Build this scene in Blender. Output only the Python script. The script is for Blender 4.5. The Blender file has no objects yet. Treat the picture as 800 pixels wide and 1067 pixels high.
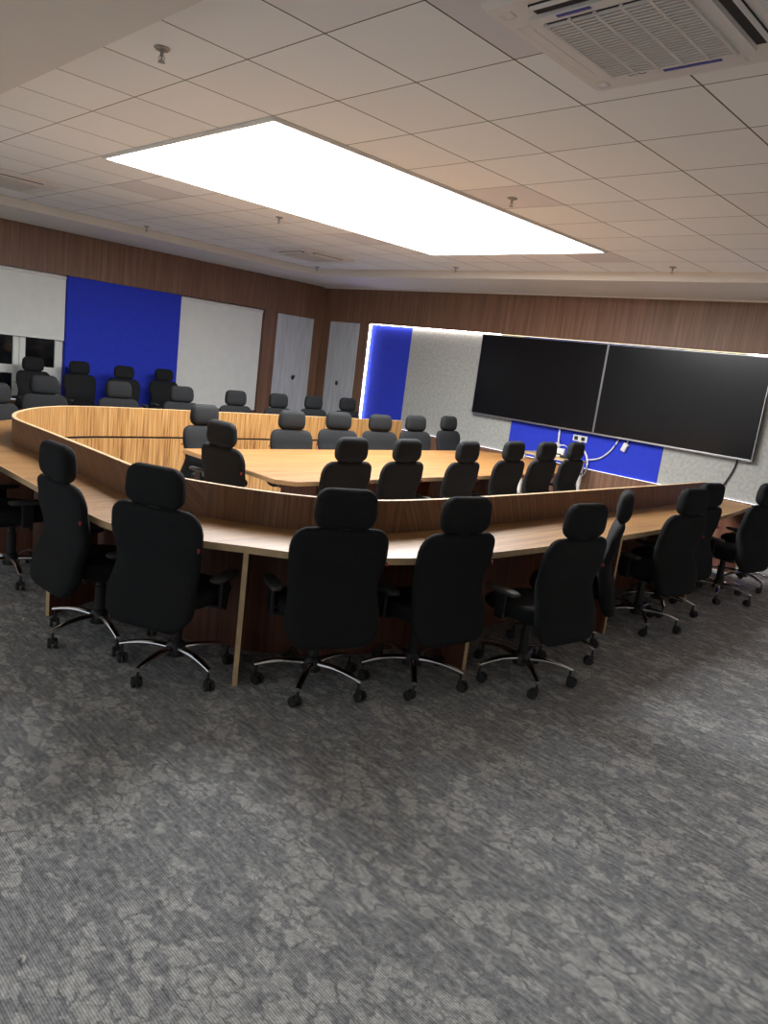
import bpy, bmesh, math, random
from mathutils import Vector, Matrix
random.seed(7)
PI = math.pi
S = bpy.context.scene
COL = S.collection

# ------------------------------------------------------------------ materials
MATS = {}
def new_mat(name):
    m = bpy.data.materials.new(name); m.use_nodes = True
    nt = m.node_tree
    return m, nt, nt.nodes['Principled BSDF']

def N(nt, kind, **kw):
    n = nt.nodes.new(kind)
    for k, v in kw.items():
        if k.startswith('i_'):
            n.inputs[k[2:].replace('_', ' ')].default_value = v
        else:
            setattr(n, k, v)
    return n

def link(nt, a, b): nt.links.new(a, b)

def ramp(nt, stops, interp='LINEAR'):
    r = nt.nodes.new('ShaderNodeValToRGB'); r.color_ramp.interpolation = interp
    e = r.color_ramp.elements
    while len(e) < len(stops): e.new(0.5)
    for k, (p, c) in enumerate(stops):
        e[k].position = p; e[k].color = (c[0], c[1], c[2], 1)
    return r

def srgb(r, g, b):
    f = lambda c: (c/255/12.92) if c/255 <= .04045 else ((c/255+.055)/1.055)**2.4
    return (f(r), f(g), f(b))

def plain(name, col, rough=.5, metal=0., noise=.06, nscale=30., spec=.5, bump=0., bscale=400.):
    m, nt, b = new_mat(name)
    tc = N(nt, 'ShaderNodeTexCoord')
    nz = N(nt, 'ShaderNodeTexNoise'); nz.inputs['Scale'].default_value = nscale
    nz.inputs['Detail'].default_value = 3
    link(nt, tc.outputs['Object'], nz.inputs['Vector'])
    lo = [max(0, c*(1-noise)) for c in col]; hi = [min(1, c*(1+noise)) for c in col]
    r = ramp(nt, [(.3, lo), (.7, hi)])
    link(nt, nz.outputs['Fac'], r.inputs['Fac']); link(nt, r.outputs['Color'], b.inputs['Base Color'])
    b.inputs['Roughness'].default_value = rough; b.inputs['Metallic'].default_value = metal
    b.inputs['Specular IOR Level'].default_value = spec
    if bump:
        n2 = N(nt, 'ShaderNodeTexNoise'); n2.inputs['Scale'].default_value = bscale
        link(nt, tc.outputs['Object'], n2.inputs['Vector'])
        bp = N(nt, 'ShaderNodeBump'); bp.inputs['Strength'].default_value = bump; bp.inputs['Distance'].default_value = .002
        link(nt, n2.outputs['Fac'], bp.inputs['Height']); link(nt, bp.outputs['Normal'], b.inputs['Normal'])
    return m

def emit(name, col, strength):
    m, nt, b = new_mat(name)
    b.inputs['Base Color'].default_value = (.8, .8, .8, 1)
    b.inputs['Emission Color'].default_value = (*col, 1)
    b.inputs['Emission Strength'].default_value = strength
    return m

def wood(name, dark, mid, light, scale, coord='Object', rough=.4, spec=.5, rot=0., contrast=(.3, .5, .72), coat=0.):
    """streaky laminate; grain runs along the axis with the smallest scale"""
    m, nt, b = new_mat(name)
    tc = N(nt, 'ShaderNodeTexCoord')
    mp = N(nt, 'ShaderNodeMapping'); mp.inputs['Scale'].default_value = scale
    mp.inputs['Rotation'].default_value = (0, 0, rot)
    link(nt, tc.outputs[coord], mp.inputs['Vector'])
    n1 = N(nt, 'ShaderNodeTexNoise'); n1.inputs['Scale'].default_value = 1; n1.inputs['Detail'].default_value = 5
    n1.inputs['Roughness'].default_value = .62; n1.inputs['Distortion'].default_value = .25
    link(nt, mp.outputs[0], n1.inputs['Vector'])
    r = ramp(nt, [(contrast[0], dark), (contrast[1], mid), (contrast[2], light)])
    link(nt, n1.outputs['Fac'], r.inputs['Fac'])
    mp2 = N(nt, 'ShaderNodeMapping'); mp2.inputs['Scale'].default_value = [s*5 if s > 5 else s*1.5 for s in scale]
    mp2.inputs['Rotation'].default_value = (0, 0, rot)
    link(nt, tc.outputs[coord], mp2.inputs['Vector'])
    n2 = N(nt, 'ShaderNodeTexNoise'); n2.inputs['Scale'].default_value = 1; n2.inputs['Detail'].default_value = 2
    link(nt, mp2.outputs[0], n2.inputs['Vector'])
    r2 = ramp(nt, [(.3, (.74, .72, .7)), (.65, (1.05, 1.05, 1.05))])
    link(nt, n2.outputs['Fac'], r2.inputs['Fac'])
    mx = N(nt, 'ShaderNodeMix', data_type='RGBA', blend_type='MULTIPLY'); mx.inputs[0].default_value = 1
    link(nt, r.outputs['Color'], mx.inputs[6]); link(nt, r2.outputs['Color'], mx.inputs[7])
    link(nt, mx.outputs[2], b.inputs['Base Color'])
    b.inputs['Roughness'].default_value = rough; b.inputs['Specular IOR Level'].default_value = spec
    if coat:
        b.inputs['Coat Weight'].default_value = coat; b.inputs['Coat Roughness'].default_value = .42
    return m

D, M_, L_ = srgb(118, 80, 42), srgb(160, 117, 66), srgb(182, 142, 90)
MATS['table'] = wood('oak_zebra_laminate', D, M_, L_, (38, 1.6, 38), rough=.42, coat=.5)
MATS['table_angled'] = wood('oak_zebra_laminate_angled', srgb(112, 74, 36), srgb(146, 103, 54), srgb(164, 122, 72), (30, 1.4, 30), rough=.45, rot=math.radians(24))
MATS['screen'] = wood('oak_zebra_laminate_upright', srgb(98, 62, 30), M_, L_, (46, 1.2, 1), coord='UV', rough=.42, contrast=(.34, .5, .64))
MATS['screen_outer'] = wood('brown_zebra_laminate', srgb(88, 60, 42), srgb(124, 90, 66), srgb(150, 114, 86), (42, 1.3, 1), coord='UV', rough=.42)
MATS['walnut'] = wood('walnut_wall_veneer', srgb(98, 70, 52), srgb(126, 92, 70), srgb(148, 112, 88), (30, 30, .9), rough=.5, contrast=(.25, .5, .75))
MATS['brown_board'] = wood('reddish_brown_board', srgb(86, 50, 36), srgb(112, 68, 48), srgb(130, 84, 60), (25, 25, 1.2), rough=.5)
MATS['edge'] = plain('pale_edge_banding', srgb(206, 176, 134), .45, noise=.08)
MATS['fabric'] = plain('black_chair_fabric', (.0118, .0128, .0138), .85, noise=.15, nscale=90, spec=.25, bump=.5, bscale=900)
MATS['black_plastic'] = plain('black_plastic', (.018, .018, .019), .42, noise=.05)
MATS['pad'] = plain('dark_grey_arm_pad', (.05, .05, .05), .5, noise=.05)
MATS['chrome'] = plain('polished_metal', (.82, .82, .84), .14, metal=1, noise=.02)
MATS['rubber'] = plain('castor_rubber', (.02, .02, .02), .6)
MATS['red'] = plain('red_tag_cloth', srgb(150, 40, 48), .7)
MATS['white_paint'] = plain('white_ceiling_paint', srgb(222, 216, 206), .75, noise=.015, nscale=3)
MATS['white_plastic'] = plain('white_plastic', srgb(226, 224, 218), .4, noise=.02)
MATS['frame_white'] = plain('white_window_frame', srgb(228, 230, 222), .35, noise=.02)
MATS['blind'] = plain('pale_blind_cloth', srgb(228, 229, 222), .8, noise=.03, nscale=6, bump=.2)
MATS['blue'] = plain('blue_felt_panel', srgb(48, 64, 194), .9, noise=.05, nscale=12, spec=.2, bump=.4, bscale=300)
MATS['grey_door'] = wood('pale_grey_door_laminate', srgb(178, 182, 188), srgb(194, 198, 202), srgb(208, 211, 214), (30, 30, 1.5), rough=.5)
MATS['silver'] = plain('silver_bezel', (.55, .55, .56), .3, metal=.9, noise=.02)
MATS['tv_glass'] = plain('dark_display_glass', (.006, .006, .007), .22, noise=.02, spec=.32)
MATS['night_glass'] = plain('night_window_glass', (.008, .009, .010), .06, noise=.5, nscale=7)
MATS['ac_white'] = plain('ac_panel_plastic', srgb(224, 219, 213), .5, noise=.015)
MATS['ac_grille'] = plain('ac_grille_plastic', srgb(214, 209, 203), .5, noise=.02)
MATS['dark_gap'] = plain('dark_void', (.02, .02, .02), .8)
MATS['blue_film'] = plain('blue_strip_film', srgb(50, 60, 150), .4)
MATS['steel'] = plain('dull_steel', (.35, .33, .30), .4, metal=.8)
MATS['light_wood'] = wood('light_plywood', srgb(190, 160, 110), srgb(214, 186, 136), srgb(226, 202, 158), (3, 30, 30), rough=.5)
MATS['panel_glow'] = emit('lit_ceiling_diffuser', (.97, .98, 1.0), 16.5)
MATS['led_white'] = emit('led_cool_pinkish', (1.0, .90, .88), 14.0)
MATS['led_lilac'] = emit('led_cool_lilac', (.84, .85, 1.0), 32.0)
MATS['led_yellow'] = emit('led_warm_yellow', (1.0, .90, .52), 1.3)
MATS['led_dim'] = emit('led_dim_lilac', (.82, .84, 1.0), 1.8)

# grey concrete-look felt panels
m, nt, b = new_mat('grey_mottled_panel')
tc = N(nt, 'ShaderNodeTexCoord')
a1 = N(nt, 'ShaderNodeTexNoise'); a1.inputs['Scale'].default_value = 22; a1.inputs['Detail'].default_value = 6
a2 = N(nt, 'ShaderNodeTexVoronoi'); a2.inputs['Scale'].default_value = 9
link(nt, tc.outputs['Object'], a1.inputs['Vector']); link(nt, tc.outputs['Object'], a2.inputs['Vector'])
r1 = ramp(nt, [(.3, srgb(160, 160, 154)), (.55, srgb(176, 176, 169)), (.75, srgb(186, 185, 178))])
r2 = ramp(nt, [(.0, (.70, .70, .70)), (.09, (1, 1, 1))])
link(nt, a1.outputs['Fac'], r1.inputs['Fac']); link(nt, a2.outputs['Distance'], r2.inputs['Fac'])
mx = N(nt, 'ShaderNodeMix', data_type='RGBA', blend_type='MULTIPLY'); mx.inputs[0].default_value = 1
link(nt, r1.outputs['Color'], mx.inputs[6]); link(nt, r2.outputs['Color'], mx.inputs[7]); link(nt, mx.outputs[2], b.inputs['Base Color'])
b.inputs['Roughness'].default_value = .9; b.inputs['Specular IOR Level'].default_value = .2
MATS['grey_panel'] = m

# ceiling tiles: 0.6 m grid with thin dark joints and slight tone changes from tile to tile
m, nt, b = new_mat('ceiling_tiles')
tc = N(nt, 'ShaderNodeTexCoord')
sc = N(nt, 'ShaderNodeVectorMath', operation='SCALE'); sc.inputs['Scale'].default_value = 1/.6
link(nt, tc.outputs['Object'], sc.inputs[0])
fl = N(nt, 'ShaderNodeVectorMath', operation='FLOOR'); link(nt, sc.outputs[0], fl.inputs[0])
fr = N(nt, 'ShaderNodeVectorMath', operation='FRACTION'); link(nt, sc.outputs[0], fr.inputs[0])
sx = N(nt, 'ShaderNodeSeparateXYZ'); link(nt, fr.outputs[0], sx.inputs[0])
ds = []
for ax in ('X', 'Y'):
    s1 = N(nt, 'ShaderNodeMath', operation='SUBTRACT'); s1.inputs[1].default_value = .5; link(nt, sx.outputs[ax], s1.inputs[0])
    s2 = N(nt, 'ShaderNodeMath', operation='ABSOLUTE'); link(nt, s1.outputs[0], s2.inputs[0])
    s3 = N(nt, 'ShaderNodeMath', operation='GREATER_THAN'); s3.inputs[1].default_value = .5-.0075 if ax == 'X' else .5-.0058
    link(nt, s2.outputs[0], s3.inputs[0]); ds.append(s3)
mxm = N(nt, 'ShaderNodeMath', operation='MAXIMUM'); link(nt, ds[0].outputs[0], mxm.inputs[0]); link(nt, ds[1].outputs[0], mxm.inputs[1])
wn = N(nt, 'ShaderNodeTexWhiteNoise', noise_dimensions='2D'); link(nt, fl.outputs[0], wn.inputs['Vector'])
rt = ramp(nt, [(0, srgb(220, 216, 216)), (.03, srgb(220, 216, 216)), (.05, srgb(238, 238, 234)), (.9, srgb(243, 243, 239))])
link(nt, wn.outputs['Value'], rt.inputs['Fac'])
mx = N(nt, 'ShaderNodeMix', data_type='RGBA'); link(nt, mxm.outputs[0], mx.inputs[0]); link(nt, rt.outputs['Color'], mx.inputs[6])
mx.inputs[7].default_value = (*srgb(98, 84, 68), 1)
link(nt, mx.outputs[2], b.inputs['Base Color']); b.inputs['Roughness'].default_value = .8; b.inputs['Specular IOR Level'].default_value = .2
MATS['tiles'] = m

# carpet: speckled grey with clumps of pale stone-like cells, streaks and fine ribs along x
m, nt, b = new_mat('mottled_grey_carpet')
tc = N(nt, 'ShaderNodeTexCoord')
def mapped(scale, rot=0):
    mp = N(nt, 'ShaderNodeMapping'); mp.inputs['Scale'].default_value = scale; mp.inputs['Rotation'].default_value = (0, 0, rot)
    link(nt, tc.outputs['Object'], mp.inputs['Vector']); return mp
def noise(vec, scale, detail=4, rough=.6):
    n = N(nt, 'ShaderNodeTexNoise'); n.inputs['Scale'].default_value = scale; n.inputs['Detail'].default_value = detail
    n.inputs['Roughness'].default_value = rough; link(nt, vec, n.inputs['Vector']); return n
def math_(op, a_, b_=None, v=None):
    n = N(nt, 'ShaderNodeMath', operation=op); link(nt, a_, n.inputs[0])
    if b_ is not None: link(nt, b_, n.inputs[1])
    if v is not None: n.inputs[1].default_value = v
    return n.outputs[0]
def cmix(fac, c0, c1, mode='MIX', f=1.):
    n = N(nt, 'ShaderNodeMix', data_type='RGBA', blend_type=mode)
    if fac is None: n.inputs[0].default_value = f
    else: link(nt, fac, n.inputs[0])
    for sock, c in ((6, c0), (7, c1)):
        if isinstance(c, tuple): n.inputs[sock].default_value = (*c, 1)
        else: link(nt, c, n.inputs[sock])
    return n.outputs[2]
mS = mapped((1, 1.55, 1))
wob = noise(mS.outputs[0], 14, 3)
warped = cmix(None, mS.outputs[0], wob.outputs['Color'], 'ADD', .12)
vc = N(nt, 'ShaderNodeTexVoronoi'); vc.inputs['Scale'].default_value = 12; link(nt, warped, vc.inputs['Vector'])
ve = N(nt, 'ShaderNodeTexVoronoi', feature='DISTANCE_TO_EDGE'); ve.inputs['Scale'].default_value = 12; link(nt, warped, ve.inputs['Vector'])
sepc = N(nt, 'ShaderNodeSeparateColor'); link(nt, vc.outputs['Color'], sepc.inputs[0])
clump = noise(mapped((1, 1.5, 1)).outputs[0], 2.3, 3)
pick = math_('ADD', math_('MULTIPLY', sepc.outputs[0], v=.30), clump.outputs['Fac'])
rp = ramp(nt, [(.655, (0, 0, 0)), (.72, (1, 1, 1))]); link(nt, pick, rp.inputs['Fac'])
re = ramp(nt, [(.03, (0, 0, 0)), (.12, (1, 1, 1))]); link(nt, ve.outputs['Distance'], re.inputs['Fac'])
spk = noise(tc.outputs['Object'], 46, 6, .8)
streak = noise(mapped((9, 70, 1)).outputs[0], 1, 4, .7)
blot = noise(mapped((1, 2, 1)).outputs[0], 13, 6, .75)
cb = ramp(nt, [(.36, srgb(118, 121, 125)), (.52, srgb(162, 164, 166)), (.68, srgb(206, 207, 205))])
mixv = math_('ADD', math_('MULTIPLY', streak.outputs['Fac'], v=.5), math_('MULTIPLY', blot.outputs['Fac'], v=.5))
link(nt, mixv, cb.inputs['Fac'])
stone = math_('MULTIPLY', rp.outputs['Color'], re.outputs['Color'])
col = cmix(math_('MULTIPLY', stone, v=.56), cb.outputs['Color'], srgb(218, 219, 216))
sr = ramp(nt, [(.38, (.48, .48, .49)), (.5, (.95, .95, .95)), (.60, (1.38, 1.38, 1.36))]); link(nt, spk.outputs['Fac'], sr.inputs['Fac'])
col = cmix(None, col, sr.outputs['Color'], 'MULTIPLY', .62)
wv = N(nt, 'ShaderNodeTexWave', wave_type='BANDS', bands_direction='Y'); wv.inputs['Scale'].default_value = 40
wv.inputs['Distortion'].default_value = .5; link(nt, tc.outputs['Object'], wv.inputs['Vector'])
rw = ramp(nt, [(.2, (.70, .70, .70)), (.8, (1.12, 1.12, 1.12))]); link(nt, wv.outputs['Fac'], rw.inputs['Fac'])
col = cmix(None, col, rw.outputs['Color'], 'MULTIPLY', .8)
link(nt, col, b.inputs['Base Color'])
b.inputs['Roughness'].default_value = .95; b.inputs['Specular IOR Level'].default_value = .1
bp = N(nt, 'ShaderNodeBump'); bp.inputs['Strength'].default_value = .4; bp.inputs['Distance'].default_value = .003
link(nt, spk.outputs['Fac'], bp.inputs['Height']); link(nt, bp.outputs['Normal'], b.inputs['Normal'])
MATS['carpet'] = m

# ------------------------------------------------------------------ mesh helpers
def box(bm, x0, x1, y0, y1, z0, z1, bev=0., seg=2, mat=None):
    r = bmesh.ops.create_cube(bm, size=1)
    vs = r['verts']
    for v in vs:
        v.co = Vector(((x0+x1)/2 + v.co.x*(x1-x0), (y0+y1)/2 + v.co.y*(y1-y0), (z0+z1)/2 + v.co.z*(z1-z0)))
    if bev:
        es = {e for v in vs for e in v.link_edges}
        rb = bmesh.ops.bevel(bm, geom=list(es), offset=bev, segments=seg, affect='EDGES', profile=.5)
        vs = list({v for f in rb['faces'] for v in f.verts} | {v for v in vs if v.is_valid})
    if mat is not None: bmesh.ops.transform(bm, matrix=mat, verts=vs)
    return vs

def lathe(bm, prof, n=20, axis='Z', loc=(0, 0, 0)):
    rings = []
    for r, z in prof:
        ring = []
        for k in range(n):
            a = 2*PI*k/n
            p = (r*math.cos(a), r*math.sin(a), z)
            if axis == 'X': p = (p[2], p[0], p[1])
            if axis == 'Y': p = (p[1], p[2], p[0])
            ring.append(bm.verts.new(Vector(p)+Vector(loc)))
        rings.append(ring)
    for a, b_ in zip(rings, rings[1:]):
        for k in range(n): bm.faces.new((a[k], a[(k+1) % n], b_[(k+1) % n], b_[k]))
    bm.faces.new(list(reversed(rings[0]))); bm.faces.new(rings[-1])

def smooth_path(pts, n=6):
    P = [Vector(p) for p in pts]; out = []
    for i in range(len(P)-1):
        p0, p1, p2, p3 = P[max(i-1, 0)], P[i], P[i+1], P[min(i+2, len(P)-1)]
        for k in range(n):
            t = k/n
            out.append(.5*((2*p1)+(p2-p0)*t+(2*p0-5*p1+4*p2-p3)*t*t+(3*p1-p0-3*p2+p3)*t**3))
    out.append(P[-1]); return out

def tube(bm, pts, rad, n=8, sm=5):
    P = smooth_path(pts, sm) if sm else [Vector(p) for p in pts]
    rings = []
    for i, p in enumerate(P):
        t = (P[min(i+1, len(P)-1)]-P[max(i-1, 0)]).normalized()
        u = t.cross(Vector((0, 0, 1)) if abs(t.z) < .9 else Vector((1, 0, 0))).normalized(); w = t.cross(u)
        r = rad(i/(len(P)-1)) if callable(rad) else rad
        rings.append([bm.verts.new(p+u*r*math.cos(2*PI*k/n)+w*r*math.sin(2*PI*k/n)) for k in range(n)])
    for a, b_ in zip(rings, rings[1:]):
        for k in range(n): bm.faces.new((a[k], a[(k+1) % n], b_[(k+1) % n], b_[k]))
    bm.faces.new(list(reversed(rings[0]))); bm.faces.new(rings[-1])

def loft(bm, rings, close=True):
    R = [[bm.verts.new(Vector(p)) for p in r] for r in rings]
    n = len(R[0])
    for a, b_ in zip(R, R[1:]):
        for k in range(n): bm.faces.new((a[k], a[(k+1) % n], b_[(k+1) % n], b_[k]))
    if close:
        bm.faces.new(list(reversed(R[0]))); bm.faces.new(R[-1])

def prism(bm, poly, z0, z1, bev=0.):
    lo = [bm.verts.new((x, y, z0)) for x, y in poly]; hi = [bm.verts.new((x, y, z1)) for x, y in poly]
    n = len(poly)
    for k in range(n): bm.faces.new((lo[k], lo[(k+1) % n], hi[(k+1) % n], hi[k]))
    bm.faces.new(list(reversed(lo))); top = bm.faces.new(hi)
    if bev: bmesh.ops.bevel(bm, geom=list(top.edges), offset=bev, segments=2, affect='EDGES', profile=.5)

def obj(name, bm, mat, parent=None, smooth=False, angle=35):
    bmesh.ops.recalc_face_normals(bm, faces=bm.faces[:])
    me = bpy.data.meshes.new(name); bm.to_mesh(me); bm.free()
    me.materials.append(MATS[mat] if isinstance(mat, str) else mat)
    if smooth:
        for p in me.polygons: p.use_smooth = True
        me.set_sharp_from_angle(angle=math.radians(angle))
    o = bpy.data.objects.new(name, me); COL.objects.link(o)
    if parent is not None: o.parent = parent
    return o

def tag(o, label, cat, group=None):
    o['label'] = label; o['category'] = cat
    if group: o['group'] = group
    return o

def thing(name, label, cat, loc=(0, 0, 0), rz=0., group=None):
    o = bpy.data.objects.new(name, None); COL.objects.link(o)
    o.empty_display_size = .1
    o.location = loc; o.rotation_euler = (0, 0, rz)
    return tag(o, label, cat, group)

def struct(name, bm, mat, smooth=False):
    o = obj(name, bm, mat, None, smooth); o['kind'] = 'structure'; return o

def NB(): return bmesh.new()

# ------------------------------------------------------------------ room
XL, XR, YB, YT, H, HS = -5.05, 8.05, -5.2, 7.36, 3.10, 2.995
bm = NB(); box(bm, XL-.3, XR+.3, YB-.3, YT+.3, -.12, 0); struct('floor', bm, 'carpet')
bm = NB(); box(bm, XL-.3, XR+.3, YB-.3, YT+.3, H, H+.1); struct('ceiling', bm, 'tiles')
# dropped gypsum border round the tiled field
TX0, TX1, TY0, TY1 = -3.6, 6.6, -.6, 5.985
bm = NB()
box(bm, XL-.1, TX0, YB-.1, YT+.1, HS, H-.001); box(bm, TX1, XR+.1, YB-.1, YT+.1, HS, H-.001)
box(bm, TX0, TX1, YB-.1, TY0, HS, H-.001); box(bm, TX0, TX1, TY1, YT+.1, HS, H-.001)
struct('trim_1', bm, 'white_paint')
# slim cornice strip where the border meets the display wall
bm = NB(); box(bm, XL, XR, YT-.05, YT-.001, HS-.018, HS); struct('trim_2', bm, 'white_paint')

# left wall with one long shallow recess
RZ0, RZ1, RY0, RY1 = .48, 2.385, -1.6, 5.975
bm = NB()
box(bm, XL-.2, XL, YB, RY0, 0, HS); box(bm, XL-.2, XL, RY1, YT+.2, 0, HS)
box(bm, XL-.2, XL, RY0, RY1, 0, RZ0); box(bm, XL-.2, XL, RY0, RY1, RZ1, HS)
box(bm, XL-.2, XL-.10, RY0, .7, RZ0, RZ1); box(bm, XL-.2, XL-.10, 2.375, RY1, RZ0, RZ1)
struct('wall_left', bm, 'walnut')
# display wall with its lit recess
NX0, NX1, NZ0, NZ1, NYB = -3.70, 5.65, .57, 2.375, 7.41
bm = NB()
box(bm, XL-.2, NX0, YT, YT+.2, 0, HS); box(bm, NX1, XR+.2, YT, YT+.2, 0, HS)
box(bm, NX0, NX1, YT, YT+.2, 0, NZ0); box(bm, NX0, NX1, YT, YT+.2, NZ1, HS)
box(bm, NX0, NX1, NYB+.03, YT+.2, NZ0, NZ1)
struct('wall_front', bm, 'walnut')
bm = NB(); box(bm, XR, XR+.2, YB, YT+.2, 0, HS); struct('wall_right', bm, 'white_paint')

# window behind the raised blind
w = bpy.data.objects.new('window_1', None); COL.objects.link(w); w['kind'] = 'structure'; w.location = (XL-.12, 1.54, .5)
def wobj(name, bm, mat):
    o = obj(name, bm, mat, w); o.matrix_parent_inverse = Matrix.Translation(-Vector(w.location)); return o
bm = NB()
x0, x1 = XL-.155, XL-.095
for (a, c, z0, z1) in [(.70, .80, .5, 2.38), (1.655, 1.735, .5, 2.38), (1.745, 1.83, .5, 2.38), (2.255, 2.372, .5, 2.38),
                       (.80, 2.26, .5, .555), (.80, 2.26, 2.3, 2.38), (.80, 1.66, .875, 1.0), (1.825, 2.26, .875, 1.0)]:
    box(bm, x0, x1, a, c, z0, z1, .008)
wobj('window_frame', bm, 'frame_white')
for (a, c, z0, z1) in [(.80, 1.66, .55, .88), (1.825, 2.26, .55, .88), (.80, 1.66, .99, 2.31), (1.825, 2.26, .99, 2.31)]:
    bm = NB(); box(bm, XL-.135, XL-.125, a, c, z0, z1); wobj('pane', bm, 'night_glass')
# blinds and blue panel on the left wall
t = thing('roller_blind', 'pale roller blind half lowered over the dark window, far left of the wall', 'blind', (XL-.05, 1.54, 1.42), 0, 'pale roller blinds on the left wall')
bm = NB(); box(bm, -.004, .004, -.84, .825, .02, .90); obj('blind_cloth', bm, 'blind', t)
bm = NB(); box(bm, -.012, .012, -.84, .825, 0, .026, .005); obj('bottom_bar', bm, 'frame_white', t)
bm = NB(); lathe(bm, [(.028, -.84), (.028, .825)], 14, 'Y', (0, 0, .926)); obj('roller_tube', bm, 'white_plastic', t, True)
t = thing('roller_blind', 'pale blind fully lowered between blue panel and grey door', 'blind', (XL-.05, 5.11, .52), 0, 'pale roller blinds on the left wall')
bm = NB(); box(bm, -.004, .004, -.83, .845, .02, 1.80); obj('blind_cloth', bm, 'blind', t)
bm = NB(); box(bm, -.012, .012, -.83, .845, 0, .026, .005); obj('bottom_bar', bm, 'frame_white', t)
bm = NB(); lathe(bm, [(.028, -.83), (.028, .845)], 14, 'Y', (0, 0, 1.826)); obj('roller_tube', bm, 'white_plastic', t, True)
bm = NB(); box(bm, XL-.099, XL-.02, 2.378, 4.274, RZ0+.002, RZ1-.002, .004, 1)
tag(obj('wall_panel', bm, 'blue'), 'large deep blue felt wall panel between two pale blinds', 'wall panel')

# flush grey doors
def door(name, mtx, wd, ht, hx):
    d = bpy.data.objects.new(name, None); COL.objects.link(d); d['kind'] = 'structure'; d.matrix_world = mtx
    bm = NB(); box(bm, -wd/2, wd/2, -.012, .02, .006, ht, .003, 1); obj('door_leaf', bm, 'grey_door', d)
    bm = NB()
    for (a, c, z0, z1) in [(-wd/2-.03, -wd/2-.004, 0, ht+.03), (wd/2+.004, wd/2+.03, 0, ht+.03), (-wd/2-.004, wd/2+.004, ht+.004, ht+.03)]:
        box(bm, a, c, -.006, .02, z0, z1)
    obj('door_frame', bm, 'steel' if name == 'door_9' else 'walnut', d)
    h = None
    bm = NB(); lathe(bm, [(.040, 0), (.044, .006), (.030, .014), (.012, .012), (.010, .004)], 24, 'Y', (0, 0, 0))
    for v in bm.verts: v.co.y = -.012 - v.co.y; v.co.x += hx; v.co.z += 1.2
    h = obj('door_handle', bm, 'black_plastic', d, True)
    bm = NB(); tube(bm, [(hx+.01, -.02, 1.235), (hx+.03, -.035, 1.245), (hx+.035, -.035, 1.215), (hx+.018, -.03, 1.18)], .006, 6)
    obj('pull_ring', bm, 'black_plastic', h, True)
    return d
door('door_1', Matrix.Translation((XL, 6.70, 0)) @ Matrix.Rotation(PI/2, 4, 'Z'), .87, 2.36, .04)
door('door_2', Matrix.Translation((-4.37, YT, 0)), .84, 2.36, -.05)

# panels in the recess
def wpanel(x0, x1, mat, label):
    bm = NB(); box(bm, x0, x1, NYB, NYB+.03, NZ0+.002, NZ1-.002, .003, 1)
    tag(obj('wall_panel', bm, mat), label, 'wall panel')
wpanel(NX0+.003, -2.647, 'blue', 'blue felt panel glowing along its left edge at the left end of the display recess')
wpanel(-2.643, -.262, 'grey_panel', 'grey mottled wall panel left of and partly behind the left display')
wpanel(-.258, 2.235, 'blue', 'blue felt panel below the two displays with sockets and hanging cables')
wpanel(2.239, 4.60, 'grey_panel', 'grey mottled wall panel under the right end of the right display')
wpanel(4.604, NX1-.003, 'blue', 'blue felt panel at the far right end of the display recess')
def led(x0, x1, z0, z1, mat, label):
    bm = NB(); box(bm, x0, x1, YT+.012, NYB-.004, z0, z1); tag(obj('led_strip', bm, mat), label, 'led strip', 'strip lights round the display recess')
led(NX0+.003, NX0+.009, NZ0+.03, NZ1-.02, 'led_lilac', 'upright strip light along the left edge of the display recess')
led(NX0+.02, -.70, NZ1-.009, NZ1-.003, 'led_white', 'white strip light along the recess top above the grey panel')
led(-.69, 3.05, NZ1-.009, NZ1-.003, 'led_yellow', 'yellowish strip light along the recess top above the displays')
led(3.06, NX1-.02, NZ1-.009, NZ1-.003, 'led_white', 'white strip light at the right end of the recess top')
bm = NB(); box(bm, NX0+.02, NX1-.02, NYB-.02, NYB-.004, NZ0+.001, NZ0+.005)
tag(obj('led_strip', bm, 'led_dim'), 'strip light along the bottom edge of the display recess', 'led strip', 'strip lights round the display recess')

# ------------------------------------------------------------------ displays
def tv(x0, x1, label):
    z0, z1, y0 = 1.088, 2.345, 7.285
    t = thing('display_screen', label, 'display', ((x0+x1)/2, y0+.09, z0), 0, 'wall displays')
    wd, ht = (x1-x0)/2, z1-z0
    bm = NB(); box(bm, -wd, wd, -.055, -.01, 0, ht, .006); obj('housing', bm, 'black_plastic', t)
    bm = NB(); box(bm, -wd+.008, wd-.008, -.062, -.0555, .022, ht-.008, .001, 1); obj('screen_glass', bm, 'tv_glass', t)
    bm = NB()
    box(bm, -wd, wd, -.066, -.052, -.004, .018, .003); box(bm, -wd-.002, -wd+.007, -.066, -.052, 0, ht, .002)
    box(bm, wd-.007, wd+.002, -.066, -.052, 0, ht, .002); box(bm, -wd, wd, -.066, -.052, ht-.006, ht+.002, .002)
    obj('bezel', bm, 'silver', t)
    bm = NB(); box(bm, -.5, .5, -.012, .033, .35, .85, .008); obj('wall_bracket', bm, 'black_plastic', t)
    return t
tv(-1.00, 1.212, 'left wall display, large switched-off black screen with silver bottom edge')
tv(1.224, 3.40, 'right wall display, large switched-off black screen running out of the photo')

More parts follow.
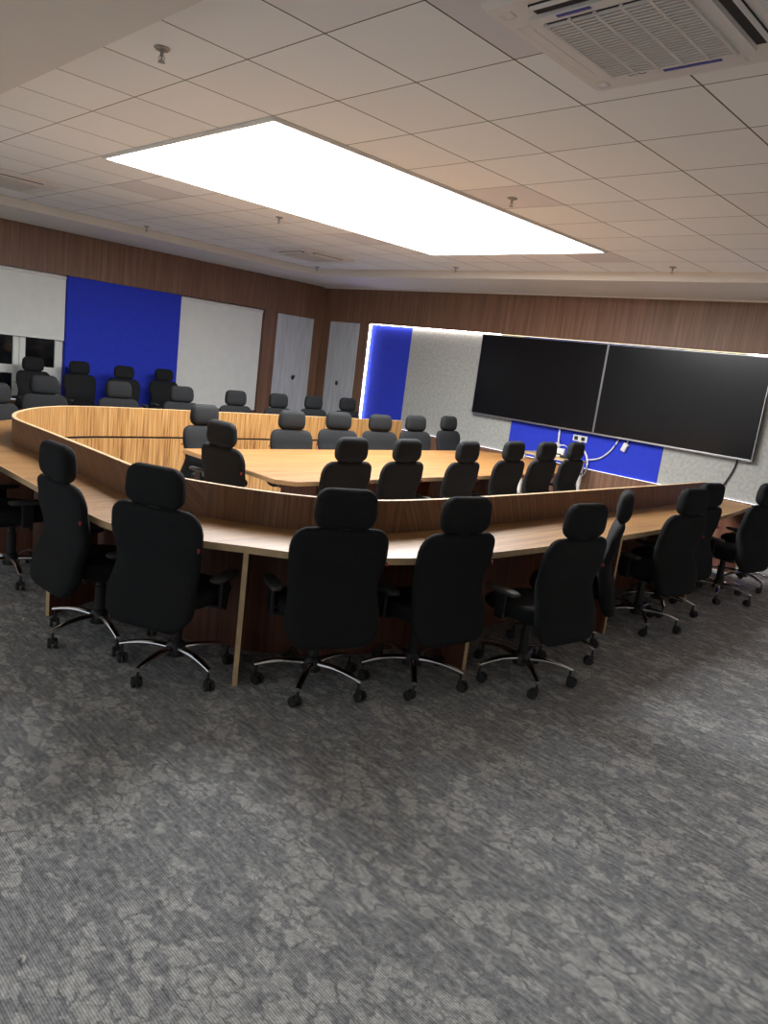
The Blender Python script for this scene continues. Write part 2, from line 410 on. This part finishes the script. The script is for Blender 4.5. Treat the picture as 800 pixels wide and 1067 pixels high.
def cable(pts, mat, label, rad=.008):
    bm = NB(); tube(bm, pts, rad, 8, 6); tag(obj('cable', bm, mat, None, True), label, 'cable', 'cables below the displays')
YC = NYB-.012
cable([(.63, YC-.015, 1.13), (.635, YC-.008, 1.05), (.65, YC-.02, .945), (.70, YC-.10, .86), (.72, YC-.20, .80), (.73, YC-.27, .72)], 'white_plastic', 'short white cable dropping from the left display to the side table', .014)
cable([(1.63, YC-.012, 1.13), (1.60, YC-.008, 1.085), (1.508, YC-.008, .905), (1.37, YC-.008, .77), (1.24, YC-.012, .718), (1.21, YC-.05, .715)], 'white_plastic', 'white cable looping in an arc from the right display towards the side table', .012)
cable([(1.0, YC, .965), (1.02, YC-.012, .90), (1.14, YC-.012, .77), (1.19, YC-.03, .64), (1.19, YC-.062, .50), (1.10, YC-.075, .43), (1.0, YC-.10, .40)], 'white_plastic', 'white cable falling from the wall sockets and curling below the side table', .013)
cable([(3.215, YC-.012, 1.13), (3.208, YC-.008, 1.054), (3.179, YC-.008, .914), (3.094, YC-.008, .70), (3.03, YC-.008, .60)], 'black_plastic', 'black cable hanging from the right display over the grey panel', .010)
cable([(1.05, 7.28, .50), (1.0, 7.2, .30), (1.08, 7.18, .22), (1.15, 7.25, .34), (1.08, 7.28, .42), (1.02, 7.22, .26), (1.0, 7.1, .012)], 'white_plastic', 'pale coiled cable hanging beside the side table down to the carpet', .010)
# plug hanging on its own lead
t = thing('power_adapter', 'white plug adapter dangling from the right display over the blue panel', 'adapter', (1.68, YC-.01, .92))
bm = NB(); box(bm, -.035, .035, -.025, .02, 0, .12, .01, 2, Matrix.Rotation(.35, 4, 'Y')); obj('plug_body', bm, 'white_plastic', t)
bm = NB(); tube(bm, [(.04, -.005, .11), (.055, -.01, .15), (.05, 0, .20)], .008, 6); obj('lead', bm, 'white_plastic', t, True)
bm = NB(); lathe(bm, [(.006, 0), (.006, .05)], 8, 'X', (.04, 0, .09)); obj('plug_pin', bm, 'steel', t, True)
t = thing('wall_socket', 'white double socket plate on the blue panel below the displays', 'socket', (.985, NYB, .985))
bm = NB(); box(bm, -.115, .115, -.012, 0, -.045, .045, .004); obj('socket_plate', bm, 'white_plastic', t)
for sx_ in (-.06, .055):
    bm = NB(); box(bm, sx_-.028, sx_+.028, -.022, -.0115, -.026, .026, .004); obj('socket_insert', bm, 'black_plastic', t)

# side table with gear under the displays
t = thing('side_table', 'small light wood side table with white legs below the displays', 'table', (.86, 7.0, 0))
bm = NB(); box(bm, -.46, .40, -.17, .22, .672, .702, .004); obj('tabletop', bm, 'light_wood', t)
for lx, ly in [(-.42, -.13), (.36, -.13), (-.42, .18), (.36, .18)]:
    bm = NB(); box(bm, lx-.02, lx+.02, ly-.02, ly+.02, 0, .672, .004); obj('leg', bm, 'white_plastic', t)
t = thing('router', 'white upright router box on the side table below the left display', 'router', (.87, 7.04, .702), .25)
bm = NB(); box(bm, -.11, .11, -.045, .045, 0, .125, .022, 3); obj('router_body', bm, 'white_plastic', t, True)
bm = NB(); box(bm, -.07, .07, -.0465, -.044, .03, .05, .001, 1); obj('port_strip', bm, 'black_plastic', t)
t = thing('power_adapter', 'rounded white adapter resting on top of the white router', 'adapter', (.83, 7.04, .827), -.3)
bm = NB(); box(bm, -.06, .06, -.04, .04, 0, .065, .02, 3); obj('adapter_body', bm, 'white_plastic', t, True)
bm = NB(); tube(bm, [(.058, 0, .03), (.09, .01, .045), (.12, .05, .05), (.13, .09, .03)], .007, 8); obj('lead', bm, 'white_plastic', t, True)
t = thing('media_box', 'black media box lying on the side table beside the white router', 'media box', (1.06, 7.03, .702))
bm = NB(); box(bm, -.09, .09, -.08, .08, .004, .04, .006); obj('box_body', bm, 'black_plastic', t)
bm = NB(); box(bm, -.08, .08, -.07, .07, 0, .004); obj('rubber_base', bm, 'rubber', t)

# ------------------------------------------------------------------ horseshoe table
outR = [(1.52, -.60), (2.0, -.60), (2.5, -.60), (2.88, -.595), (3.06, -.55), (3.25, -.44), (3.42, -.31), (3.58, -.155), (3.75, .005), (3.9, .21), (4.0, .40), (4.07, .6), (4.13, .95), (4.17, 1.4), (4.2, 2.0), (4.21, 2.8), (4.20, 3.5), (4.16, 4.3), (4.09, 5.1), (4.0, 5.8)]
scrR = [(1.52, -.215), (1.9, -.215), (2.25, -.218), (2.5, -.215), (2.7, -.17), (2.87, -.10), (3.02, -.01), (3.2, .125), (3.35, .27), (3.48, .44), (3.56, .6), (3.61, .78), (3.645, 1.05), (3.665, 1.45), (3.675, 2.0), (3.68, 2.8), (3.68, 3.5), (3.68, 4.3), (3.675, 5.1), (3.67, 5.8)]
MX = 1.52
mir = lambda P: [(2*MX-x, y) for x, y in reversed(P[1:])]
OUT = [Vector((p.x, p.y)) for p in smooth_path([(x, y, 0) for x, y in mir(outR)+outR], 4)]
SCR = [Vector((p.x, p.y)) for p in smooth_path([(x, y, 0) for x, y in mir(scrR)+scrR], 4)]
NP = len(OUT); MID = NP//2
def normal(P, i):
    t_ = (P[min(i+1, len(P)-1)]-P[max(i-1, 0)]).normalized(); return Vector((-t_.y, t_.x))   # points into the horseshoe
ARC = [0.]
for i in range(1, NP): ARC.append(ARC[-1]+(SCR[i]-SCR[i-1]).length)
tbl = thing('conference_table', 'large horseshoe oak conference table with raised screen, open towards the displays', 'table', (MX, -.4, 0))
OFF = Vector((MX, -.4))
def strip(name, i0, i1, fa, fb, z0, z1, mat, bev=0., skew=None, sharp=30, trim=0.):
    """solid band between curves fa(i) and fb(i), from sample i0 to i1"""
    bm = NB(); uvl = bm.loops.layers.uv.new('uv'); rows = []
    for i in range(i0, i1+1):
        a, c = fa(i)-OFF, fb(i)-OFF
        rows.append([bm.verts.new((a.x, a.y, z0)), bm.verts.new((c.x, c.y, z0)), bm.verts.new((c.x, c.y, z1)), bm.verts.new((a.x, a.y, z1))])
    def uvs(f, vals):
        for l, uv in zip(f.loops, vals): l[uvl].uv = uv
    for k in range(len(rows)-1):
        r, q = rows[k], rows[k+1]; s0, s1 = ARC[i0+k], ARC[i0+k+1]
        sk = skew(i0+k) if skew else 0.
        for j in range(4):
            jj = (j+1) % 4
            f = bm.faces.new((r[j], r[jj], q[jj], q[j]))
            kk = sk if j == 3 else 0.
            za, zb = (r[j].co.z, r[jj].co.z) if abs(r[j].co.z-r[jj].co.z) > 1e-6 else (0., .3)
            uvs(f, [(s0+kk*za, za), (s0+kk*zb, zb), (s1+kk*zb, zb), (s1+kk*za, za)])
    e0 = bm.faces.new(list(reversed(rows[0]))); e1 = bm.faces.new(rows[-1])
    for f in (e0, e1): uvs(f, [(l.vert.co.x*.1, l.vert.co.z) for l in f.loops])
    o = obj(name, bm, mat, tbl, True, sharp); return o
# tabletop boards, joined at visible seams
def nearest(x=None, y=None, side=1):
    best = None
    for i in range(NP):
        p = OUT[i]
        if side*(p.x-MX) < -.9 and x is None: continue
        d = abs(p.x-x)+(0 if p.y < -.5 else 9) if x is not None else abs(p.y-y)+(0 if side*(p.x-MX) > 0 else 9)
        if best is None or d < best[0]: best = (d, i)
    return best[1]
cuts = [0, nearest(y=3.4, side=-1), nearest(y=.9, side=-1), nearest(x=.78), nearest(x=1.72), nearest(x=2.72), nearest(y=.75, side=1), nearest(y=3.4, side=1), NP-1]
cuts = sorted(set(cuts))
for a, c in zip(cuts, cuts[1:]):
    strip('tabletop', a, c, lambda i: OUT[i]+(SCR[i]-OUT[i]).normalized()*.003, lambda i: SCR[i], .716, .75, 'table', sharp=25)
    if c != NP-1:
        p, q = OUT[c]-OFF, SCR[c]-OFF
        d = (q-p); ln = d.length; ang = math.atan2(d.y, d.x)
        bm = NB(); box(bm, 0.0, ln, -.0012, .0012, .7495, .7508, 0, 1, Matrix.Translation((p.x, p.y, 0)) @ Matrix.Rotation(ang, 4, 'Z'))
        obj('seam_strip', bm, 'edge', tbl)
strip('edge_band', 0, NP-1, lambda i: OUT[i], lambda i: OUT[i]+(SCR[i]-OUT[i]).normalized()*.003, .714, .7502, 'edge')
# raised screen
s0 = next(i for i in range(NP) if SCR[i].y < 5.4); s1 = NP-1-s0
def skew(i):
    x, y = SCR[i]
    if y < .02: return 1.25 if x < 2.95 else 0.
    return 0. if y < .9 else .45
strip('privacy_screen', s0, s1, lambda i: SCR[i], lambda i: SCR[i]+normal(SCR, i)*.023, .655, .942, 'screen')
strip('outer_veneer', s0, s1, lambda i: SCR[i]-normal(SCR, i)*.003, lambda i: SCR[i]-normal(SCR, i)*.0002, .7503, .942, 'screen_outer', skew=skew)
strip('screen_edge_band', s0, s1, lambda i: SCR[i]-normal(SCR, i)*.0035, lambda i: SCR[i]+normal(SCR, i)*.024, .942, .9455, 'edge')
strip('modesty_panel', 2, NP-3, lambda i: SCR[i]+normal(SCR, i)*.026, lambda i: SCR[i]+normal(SCR, i)*.046, 0, .636, 'screen')
strip('outer_board', 2, NP-3, lambda i: SCR[i]+normal(SCR, i)*.012, lambda i: SCR[i]+normal(SCR, i)*.0255, 0, .625, 'brown_board')
strip('seam_shade_strip', 3, NP-4, lambda i: SCR[i]+normal(SCR, i)*.004, lambda i: SCR[i]+normal(SCR, i)*.011, .60, .70, 'dark_gap')  # black strip added to stand for the shade in the gap under the screen
# upright leg boards across the underside
def legboard(i, fr=.03):
    p, q = OUT[i], SCR[i]; d = (q-p); ln = d.length; ang = math.atan2(d.y, d.x); p = p-OFF
    mtx = Matrix.Translation((p.x, p.y, 0)) @ Matrix.Rotation(ang, 4, 'Z')
    bm = NB(); box(bm, fr, ln-.03, -.0125, .0125, 0, .714, 0, 1, mtx); lo = obj('leg', bm, 'brown_board', tbl)
    bm = NB(); box(bm, fr-.003, fr, -.013, .013, 0, .714, 0, 1, mtx); obj('leg_edge', bm, 'edge', lo)
for yy in (1.02, 2.50, 4.14, 5.76): legboard(nearest(y=yy, side=1))
for yy in (1.25, 2.80, 4.25, 5.7): legboard(nearest(y=yy, side=-1))
i355 = min(range(NP), key=lambda i: (OUT[i]-Vector((3.56, -.17))).length)
for i in (i355, NP-1-i355, nearest(x=2.24), nearest(x=.9)): legboard(i, .012)

# ------------------------------------------------------------------ centre table
ct = thing('meeting_table', 'rectangular oak table with clipped corners in the middle of the horseshoe', 'table', (1.43, 3.4, 0))
X0, X1, Y0, Y1, c = -.74, .755, -2.27, 2.30, .12
poly = [(X0+.02, Y0), (X1-c, Y0), (X1, Y0+c), (X1, Y1-.35), (X1-.35, Y1), (X0+.35, Y1+.02), (X0+.02, Y1-.3), (X0, Y0+.02)]
bm = NB(); prism(bm, poly, .716, .75, .003); obj('tabletop', bm, 'table_angled', ct)
bm = NB()
big = [(x*1.003, y*1.0012) for x, y in poly]
prism(bm, big, .7145, .7455); obj('edge_band', bm, 'edge', ct)
for yy in (-1.5, 0, 1.5):
    bm = NB(); box(bm, -.25, .25, yy-.015, yy+.015, 0, .714, .002, 1); obj('leg', bm, 'brown_board', ct)
bm = NB(); box(bm, -.012, .012, -1.485, -.015, .25, .70); box(bm, -.012, .012, .015, 1.485, .25, .70); obj('modesty_panel', bm, 'brown_board', ct)

# ------------------------------------------------------------------ chairs
def sring(cx, cy, cz, hw, ht, n=28, e=3.2, tilt=0.):
    pts = []
    for k in range(n):
        a = 2*PI*k/n; ca, sa = math.cos(a), math.sin(a)
        x = hw*abs(ca)**(2/e)*(1 if ca >= 0 else -1); y = ht*abs(sa)**(2/e)*(1 if sa >= 0 else -1)
        pts.append((cx+x, cy+y, cz+y*tilt))
    return pts
def interp(tab, v):
    for (a, x), (b_, y) in zip(tab, tab[1:]):
        if v <= b_:
            t_ = (v-a)/(b_-a); t_ = t_*t_*(3-2*t_); return x+(y-x)*t_
    return tab[-1][1]
def slab(bm, z0, z1, wtab, ytab, ttab, rc0, rc1, n=22, e=3.4):
    rings = []
    for k in range(n+1):
        u = k/n; u = .5-.5*math.cos(PI*u)
        z = z0+(z1-z0)*u
        d0, d1 = z-z0, z1-z
        f = 1.; ft = 1.
        hw = interp(wtab, z)
        dx = 0.
        if d0 < rc0: dx = rc0-math.sqrt(max(0, rc0*rc0-(rc0-d0)**2))
        if d1 < rc1: dx = max(dx, rc1-math.sqrt(max(0, rc1*rc1-(rc1-d1)**2)))
        hw = hw-dx
        tt = interp(ttab, z); re = tt*1.0
        m_ = min(d0, d1)
        if m_ < re: tt = max(.004, tt*math.sqrt(max(0, 1-((re-m_)/re)**2)))
        rings.append(sring(0, interp(ytab, z), z, hw, tt, e=e))
    loft(bm, rings)

CH = {}
def make_chair(root):
    def P(name, bm, mat, par=None, smooth=True, ang=40):
        return obj(name, bm, mat, par or root, smooth, ang)
    # backrest: tall, waisted, swelling backwards at the bottom
    bm = NB()
    slab(bm, .325, .928, [(.325, .225), (.45, .242), (.62, .228), (.80, .250), (.93, .238)],
         [(.325, -.285), (.47, -.252), (.64, -.205), (.80, -.235), (.93, -.258)],
         [(.325, .045), (.45, .052), (.65, .045), (.93, .036)], .10, .075)
    bk = P('backrest', bm, 'fabric')
    bm = NB(); box(bm, 0.242, .2515, -.262, -.250, .742, .762, .001, 1); tg = P('cloth_tag', bm, 'red', bk, False); tg['label'] = 'small red cloth tag'
    bm = NB()
    slab(bm, .925, 1.122, [(.92, .142), (1.0, .152), (1.13, .144)], [(.92, -.264), (1.02, -.267), (1.13, -.273)], [(.92, .04), (1.0, .048), (1.13, .040)], .045, .058, 18, 4.2)
    P('headrest', bm, 'fabric')
    bm = NB(); box(bm, -.035, .035, -.275, -.255, .90, .96, .006); P('headrest_stem', bm, 'black_plastic')
    # seat
    bm = NB()
    rings = []
    for k in range(13):
        u = k/12; z = .415+.085*u; d = min(u, 1-u)
        s = 1-.09*(1-min(1, d/.3))**2
        rings.append([(x, y, z-(.025*max(0, (y+.02))/.25 if u > .5 else 0)) for x, y, _ in sring(0, .01, z, .222*s, .225*s, 32, 3.6)])
    loft(bm, rings); P('seat', bm, 'fabric')
    bm = NB(); box(bm, -.10, .10, -.14, .10, .365, .417, .012); box(bm, -.03, .03, -.27, -.10, .39, .415, .006)
    box(bm, -.03, .03, -.28, -.255, .39, .50, .006)
    mech = P('tilt_mechanism', bm, 'black_plastic', None, False)
    bm = NB(); tube(bm, [(.09, .02, .405), (.17, .03, .395), (.215, .03, .395)], .007, 8); lathe(bm, [(.012, 0), (.014, .05)], 10, 'X', (.205, .03, .395)); P('lever', bm, 'black_plastic', mech)
    # armrests
    for sx_ in (-1, 1):
        bm = NB()
        box(bm, sx_*.250-.012, sx_*.250+.012, -.03, .045, .43, .552, .006)
        box(bm, min(sx_*.10, sx_*.26), max(sx_*.10, sx_*.26), -.025, .04, .398, .416, .005)
        box(bm, sx_*.250-.011, sx_*.250+.011, -.026, .041, .404, .45, .004)
        ar = P('armrest', bm, 'black_plastic', None, False)
        bm = NB(); rr = []
        for k in range(7):
            u = k/6; s = 1-.12*abs(2*u-1)**3
            rr.append(sring(sx_*.250, .01, .552+.024*u, .036*s, .120*s, 20, 3.5))
        loft(bm, rr); P('arm_pad', bm, 'pad', ar)
    # base
    bm = NB(); lathe(bm, [(.026, .16), (.030, .17), (.030, .30), (.024, .302), (.024, .36), (.018, .362), (.018, .40)], 18); P('gas_column', bm, 'black_plastic')
    bm = NB(); lathe(bm, [(.030, .085), (.052, .088), (.055, .12), (.046, .15), (.032, .165)], 20); P('hub', bm, 'black_plastic')
    for k in range(5):
        a = 2*PI*k/5
        M = Matrix.Rotation(a, 4, 'Z')
        bm = NB(); rings = []
        for j in range(11):
            u = j/10; r = .035+.265*u
            z = .128+.016*math.sin(u*PI)-.026*u
            hw = .024-.009*u; hh = .017-.007*u
            rings.append([(r, y, z+zz) for y, zz in [(hw*math.cos(q), hh*math.sin(q)) for q in [2*PI*i/12 for i in range(12)]]])
        loft(bm, rings); bmesh.ops.transform(bm, matrix=M, verts=bm.verts[:])
        lg = P('leg', bm, 'chrome')
        bm = NB()
        sw = Matrix.Translation((.288*math.cos(a), .288*math.sin(a), 0)) @ Matrix.Rotation(a*1.7+k, 4, 'Z')
        lathe(bm, [(.007, .05), (.007, .098), (.010, .099), (.010, .106)], 10)
        for s_ in (-1, 1): lathe(bm, [(.016, s_*.008), (.026, s_*.009), (.028, s_*.016), (.026, s_*.024), (.014, s_*.026)][::1], 18, 'X', (0, -.018, .028))
        box(bm, -.012, .012, -.026, .012, .030, .060, .006)
        bmesh.ops.transform(bm, matrix=sw, verts=bm.verts[:])
        P('castor', bm, 'rubber', lg)

UPPER = ('backrest', 'headrest', 'headrest_stem', 'seat', 'tilt_mechanism', 'armrest')
def copy_thing(src):
    r = src.copy(); COL.objects.link(r)
    for ch in src.children:
        c1 = ch.copy(); COL.objects.link(c1); c1.parent = r
        for g in ch.children:
            c2 = g.copy(); COL.objects.link(c2); c2.parent = c1
    return r
PROTO = []
def place(x, y, az, label, group, lift=0., spin=0):
    if not PROTO: PROTO.append(None)
    var = 0
    if PROTO[var] is None:
        o = thing('office_chair', label, 'chair'); make_chair(o); PROTO[var] = o
    else:
        o = copy_thing(PROTO[var])
    o.location = (x, y, 0); o.rotation_euler = (0, 0, math.radians(az-90))
    o['label'] = label; o['category'] = 'chair'; o['group'] = group
    for ch in o.children:
        kind = ch.name.split('.')[0]
        ch.location.z = lift if kind in UPPER else 0.
        if kind == 'leg': ch.rotation_euler = (0, 0, math.radians(spin))
    return o

G1 = 'chairs along the outside of the near horseshoe side'
near = [
 (1.45, -.53, 90, 65, 'black chair cut off by the left edge of the photo, tucked under the near tabletop'),
 (2.662, -.462, 93, 64, 'black high-back chair facing right, nearest to the left edge at the near table side'),
 (3.25, -.312, 117, 50, 'black chair with its back to us just left of the upright table leg board'),
 (3.75, .205, 156, 26, 'largest black chair in view, its back to us right of the table leg board'),
 (3.972, .752, 170, 20, 'black chair seen from behind, next on the right of the largest chair'),
 (4.30, 1.36, 172, 25, 'black chair with a visible left arm pad, third right of the table leg board'),
 (4.15, 2.0, 207, 20, 'black chair turned sideways so its narrow headrest edge shows, behind its neighbour'),
 (4.19, 3.07, 170, 15, 'black chair on the right table side, just past the sideways-turned chair'),
 (4.08, 3.66, 172, 6, 'black chair on the right table side half hidden behind its nearer neighbour'),
 (4.215, 4.625, 170, 65, 'black chair at the right edge of the photo near the end of the table'),
 (4.16, 5.40, 172, 30, 'black chair hidden behind the last chair at the open table end'),
]
for k, (x, y, az, sp, lab) in enumerate(near): place(x, y, az, lab, G1, -.01 if k in (1, 4) else 0, sp)
G2 = 'chairs along the near side of the middle table'
for k, (x, y, az, lab) in enumerate([
 (1.57, 1.20, 97, 'black chair at the near short end of the middle table'),
 (2.045, 1.67, 178, 'first chair along the near long side of the middle table, left of its row'),
 (2.07, 2.27, 180, 'second chair from the left along the near long side of the middle table'),
 (2.12, 3.00, 184, 'third chair from the left along the near long side of the middle table'),
 (2.06, 3.82, 180, 'fourth chair from the left along the near long side of the middle table'),
 (2.065, 4.41, 180, 'chair in front of the side table, second from the right on the near long side'),
 (2.04, 5.02, 183, 'rightmost chair at the middle table, beside the hanging cables')]): place(x, y, az, lab, G2, 0, 17+31*k)
G3 = 'chairs along the far side of the middle table'
for k, (x, y, az, lab) in enumerate([
 (.68, 1.54, 8, 'grey-lit chair behind the short-end chair of the middle table'),
 (.80, 2.42, -6, 'second grey-lit chair from the left on the far side of the middle table'),
 (.68, 3.12, -14, 'third grey-lit chair from the left on the far side of the middle table'),
 (.72, 3.75, -10, 'fourth grey-lit chair from the left on the far side of the middle table'),
 (.60, 4.50, -8, 'grey-lit chair before the grey wall panel, second from the right on the far side'),
 (.42, 5.40, 2, 'rightmost grey-lit chair on the far side of the middle table')]): place(x, y, az, lab, G3, 0, 5+29*k)
G4 = 'chairs outside the far horseshoe side'
for k, (x, y, az, lab) in enumerate([
 (-.755, .24, 25, 'chair outside the far table corner, cut off by the left photo edge behind the screen'),
 (-1.44, .85, 4, 'grey chair behind the far screen, in front of the window and a black chair'),
 (-1.44, 1.66, 0, 'grey chair behind the far screen, in front of the middle of the blue panel'),
 (-1.40, 2.43, -3, 'grey chair behind the far screen, at the right edge of the blue panel'),
 (-1.36, 3.20, 0, 'grey chair behind the far screen, in front of the lowered blind'),
 (-1.35, 3.89, 3, 'grey chair behind the far screen, before the left grey door'),
 (-1.48, 4.60, 0, 'grey chair behind the far screen, before the room corner'),
 (-1.52, 5.30, 0, 'grey chair behind the far screen, nearest the glowing blue panel')]): place(x, y, az, lab, G4, -.045 if k == 0 else 0, 40+23*k)
G5 = 'spare chairs against the left wall'
for k, (x, y, az, lab) in enumerate([
 (-4.43, 1.81, 6, 'black spare chair standing against the dark window'),
 (-4.45, 2.46, 0, 'black spare chair at the left end of the large blue panel'),
 (-4.25, 3.03, -8, 'black spare chair before the middle of the large blue panel'),
 (-4.43, 3.82, -4, 'black spare chair at the right end of the large blue panel')]): place(x, y, az, lab, G5, .035, 11+37*k)

# ------------------------------------------------------------------ ceiling fittings
t = thing('ceiling_light', 'huge glowing white light panel set into the tiled ceiling', 'light', (1.2, 2.7, H))
bm = NB()
for (a, c_, d, e) in [(-1.2, 1.2, -2.1, -2.075), (-1.2, 1.2, 2.075, 2.1), (-1.2, -1.175, -2.075, 2.075), (1.175, 1.2, -2.075, 2.075)]: box(bm, a, c_, d, e, -.022, 0)
obj('light_frame', bm, 'white_plastic', t)
bm = NB(); box(bm, -1.176, 1.176, -2.076, 2.076, -.016, -.004); obj('diffuser', bm, 'panel_glow', t)

def cassette(x, y, rz, label):
    t = thing('air_conditioner', label, 'air conditioner', (x, y, H), rz, 'ceiling cassette units')
    def ringpoly(s, r, n=6):
        pts = []
        for (cx, cy, a0) in [(s-r, s-r, 0), (-s+r, s-r, 90), (-s+r, -s+r, 180), (s-r, -s+r, 270)]:
            for k in range(n+1):
                a = math.radians(a0+90*k/n); pts.append((cx+r*math.cos(a), cy+r*math.sin(a)))
        return pts
    bm = NB()
    loft(bm, [[(px, py, 0) for px, py in ringpoly(.455, .03)], [(px, py, -.012) for px, py in ringpoly(.455, .03)], [(px, py, -.03) for px, py in ringpoly(.435, .03)]])
    body = obj('body_panel', bm, 'ac_white', t, True, 25)
    bm = NB(); prism(bm, ringpoly(.325, .04), -.046, -.028); obj('inner_panel', bm, 'ac_white', t, True, 25)
    # intake grille: fine bars in five bays
    bm = NB(); box(bm, -.265, .265, -.275, .275, -.0475, -.0455); g = obj('grille', bm, 'dark_gap', t)
    bm = NB()
    for k in range(24):
        yy = -.27+.54*(k+.5)/24; box(bm, -.265, .265, yy-.007, yy+.005, -.055, -.047)
    for k in range(6):
        xx = -.262+.524*k/5; box(bm, xx-.006, xx+.006, -.275, .275, -.056, -.047)
    obj('grille_bars', bm, 'ac_grille', g)
    for k in range(4):
        M = Matrix.Rotation(PI/2*k, 4, 'Z')
        bm = NB(); box(bm, -.26, .26, .335, .40, -.0325 if k < 2 else -.037, -.0295, 0, 1, M); s_ = obj('air_slot', bm, 'dark_gap' if k > 1 else 'ac_grille', t)
        bm = NB(); hw_ = .026 if k < 2 else .009
        box(bm, -.255, .255, -hw_, hw_, -.003, .003, .002, 1, M @ Matrix.Translation((0, .366 if k < 2 else .390, -.0335 if k < 2 else -.041)) @ Matrix.Rotation(math.radians(3 if k < 2 else 36), 4, 'X'))
        obj('louver', bm, 'ac_white', s_)
        bm = NB(); box(bm, .345, .395, .345, .395, -.034, -.029, .006, 2, M); obj('corner_cap', bm, 'ac_white', t)
    return t
ac = cassette(4.83, .57, 0, 'near ceiling cassette air conditioner with blue film strips, top right')
for (xx, y0, y1, w_) in [(.07, .296, .314, .12), (-.12, -.314, -.298, .07)]:
    bm = NB(); box(bm, xx-w_, xx+w_, y0, y1, -.049, -.0455); o = obj('film_strip', bm, 'blue_film', ac); o['label'] = 'blue plastic film strip'
bm = NB(); tube(bm, [(-.20, .285, -.047), (-.19, .297, -.047), (-.18, .283, -.047), (-.17, .298, -.047), (-.16, .285, -.047), (-.14, .295, -.047), (-.12, .288, -.047)], .0022, 6); obj('maker_mark', bm, 'steel', ac)
cassette(-2.32, .58, 0, 'ceiling cassette air conditioner above the left wall, cut by the photo edge')
cassette(-2.30, 4.74, 0, 'far ceiling cassette air conditioner near the room corner')

def sprinkler(x, y, label):
    t = thing('sprinkler', label, 'sprinkler', (x, y, H), random.random()*3, 'ceiling sprinklers')
    bm = NB(); lathe(bm, [(.040, 0), (.040, -.004), (.030, -.012), (.012, -.013)], 24); obj('escutcheon', bm, 'steel', t, True)
    bm = NB(); lathe(bm, [(.009, -.012), (.009, -.035), (.005, -.04), (.005, -.062)], 10)
    tube(bm, [(.008, 0, -.034), (.014, 0, -.048), (.004, 0, -.064)], .0025, 6); tube(bm, [(-.008, 0, -.034), (-.014, 0, -.048), (-.004, 0, -.064)], .0025, 6)
    obj('frame_arms', bm, 'steel', t, True)
    bm = NB(); lathe(bm, [(.004, -.060), (.018, -.064), (.019, -.066), (.004, -.068)], 16); obj('deflector', bm, 'steel', t, True)
for x, y, lab in [(2.7, -.3, 'nearest ceiling sprinkler, left of the big light panel'), (2.7, 2.70, 'sprinkler beside the right edge of the light panel'),
                  (2.7, 5.68, 'sprinkler above the right display near the border'), (-.4, 5.74, 'sprinkler above the left display near the border'),
                  (-.42, 2.75, 'sprinkler beside the left edge of the light panel'), (-3.36, 2.72, 'sprinkler close to the left ceiling border'),
                  (-3.36, 5.72, 'sprinkler in the far corner of the tiled ceiling')]: sprinkler(x, y, lab)

# tiny litter on the carpet
for k, (x, y, lab) in enumerate([(2.258, -.731, 'scrap of white paper on the carpet beside the left chair base'), (4.688, -1.571, 'small white thread scrap on the carpet at the lower left')]):
    bm = NB(); tube(bm, [(x-.012, y, .004), (x, y+.006, .008), (x+.012, y-.002, .004)], .004, 6); tag(obj('paper_scrap', bm, 'white_plastic'), lab, 'scrap')

# ------------------------------------------------------------------ camera
F, CX, CY = 760.602, 400., 533.5
cam = bpy.data.cameras.new('camera'); co = bpy.data.objects.new('camera', cam); COL.objects.link(co)
right = Vector((0.698724,0.704490,0.124416)); fwd = Vector((-0.677737,0.707538,-0.200155)); down = fwd.cross(right)
Rm = Matrix((right, -down, -fwd)).transposed()
co.matrix_world = Matrix.Translation((6.45800, -2.21967, 1.72082)) @ Rm.to_4x4()
cam.sensor_fit = 'HORIZONTAL'; cam.sensor_width = 36; cam.lens = 36*F/800; cam.clip_start = .05
S.camera = co

# ------------------------------------------------------------------ world and view
wd = bpy.data.worlds.new('world'); S.world = wd; wd.use_nodes = True
wd.node_tree.nodes['Background'].inputs[0].default_value = (.90, .95, 1.0, 1)
wd.node_tree.nodes['Background'].inputs[1].default_value = .68  # even fill added for unseen room light, entering through the missing back wall
S.view_settings.view_transform = 'Standard'; S.view_settings.look = 'None'; S.view_settings.gamma = 1
S.view_settings.use_curve_mapping = False
S.view_settings.exposure = 0.08
S.cycles.use_denoising = True
S.cycles.max_bounces = 10; S.cycles.diffuse_bounces = 8
S.cycles.sample_clamp_indirect = 8
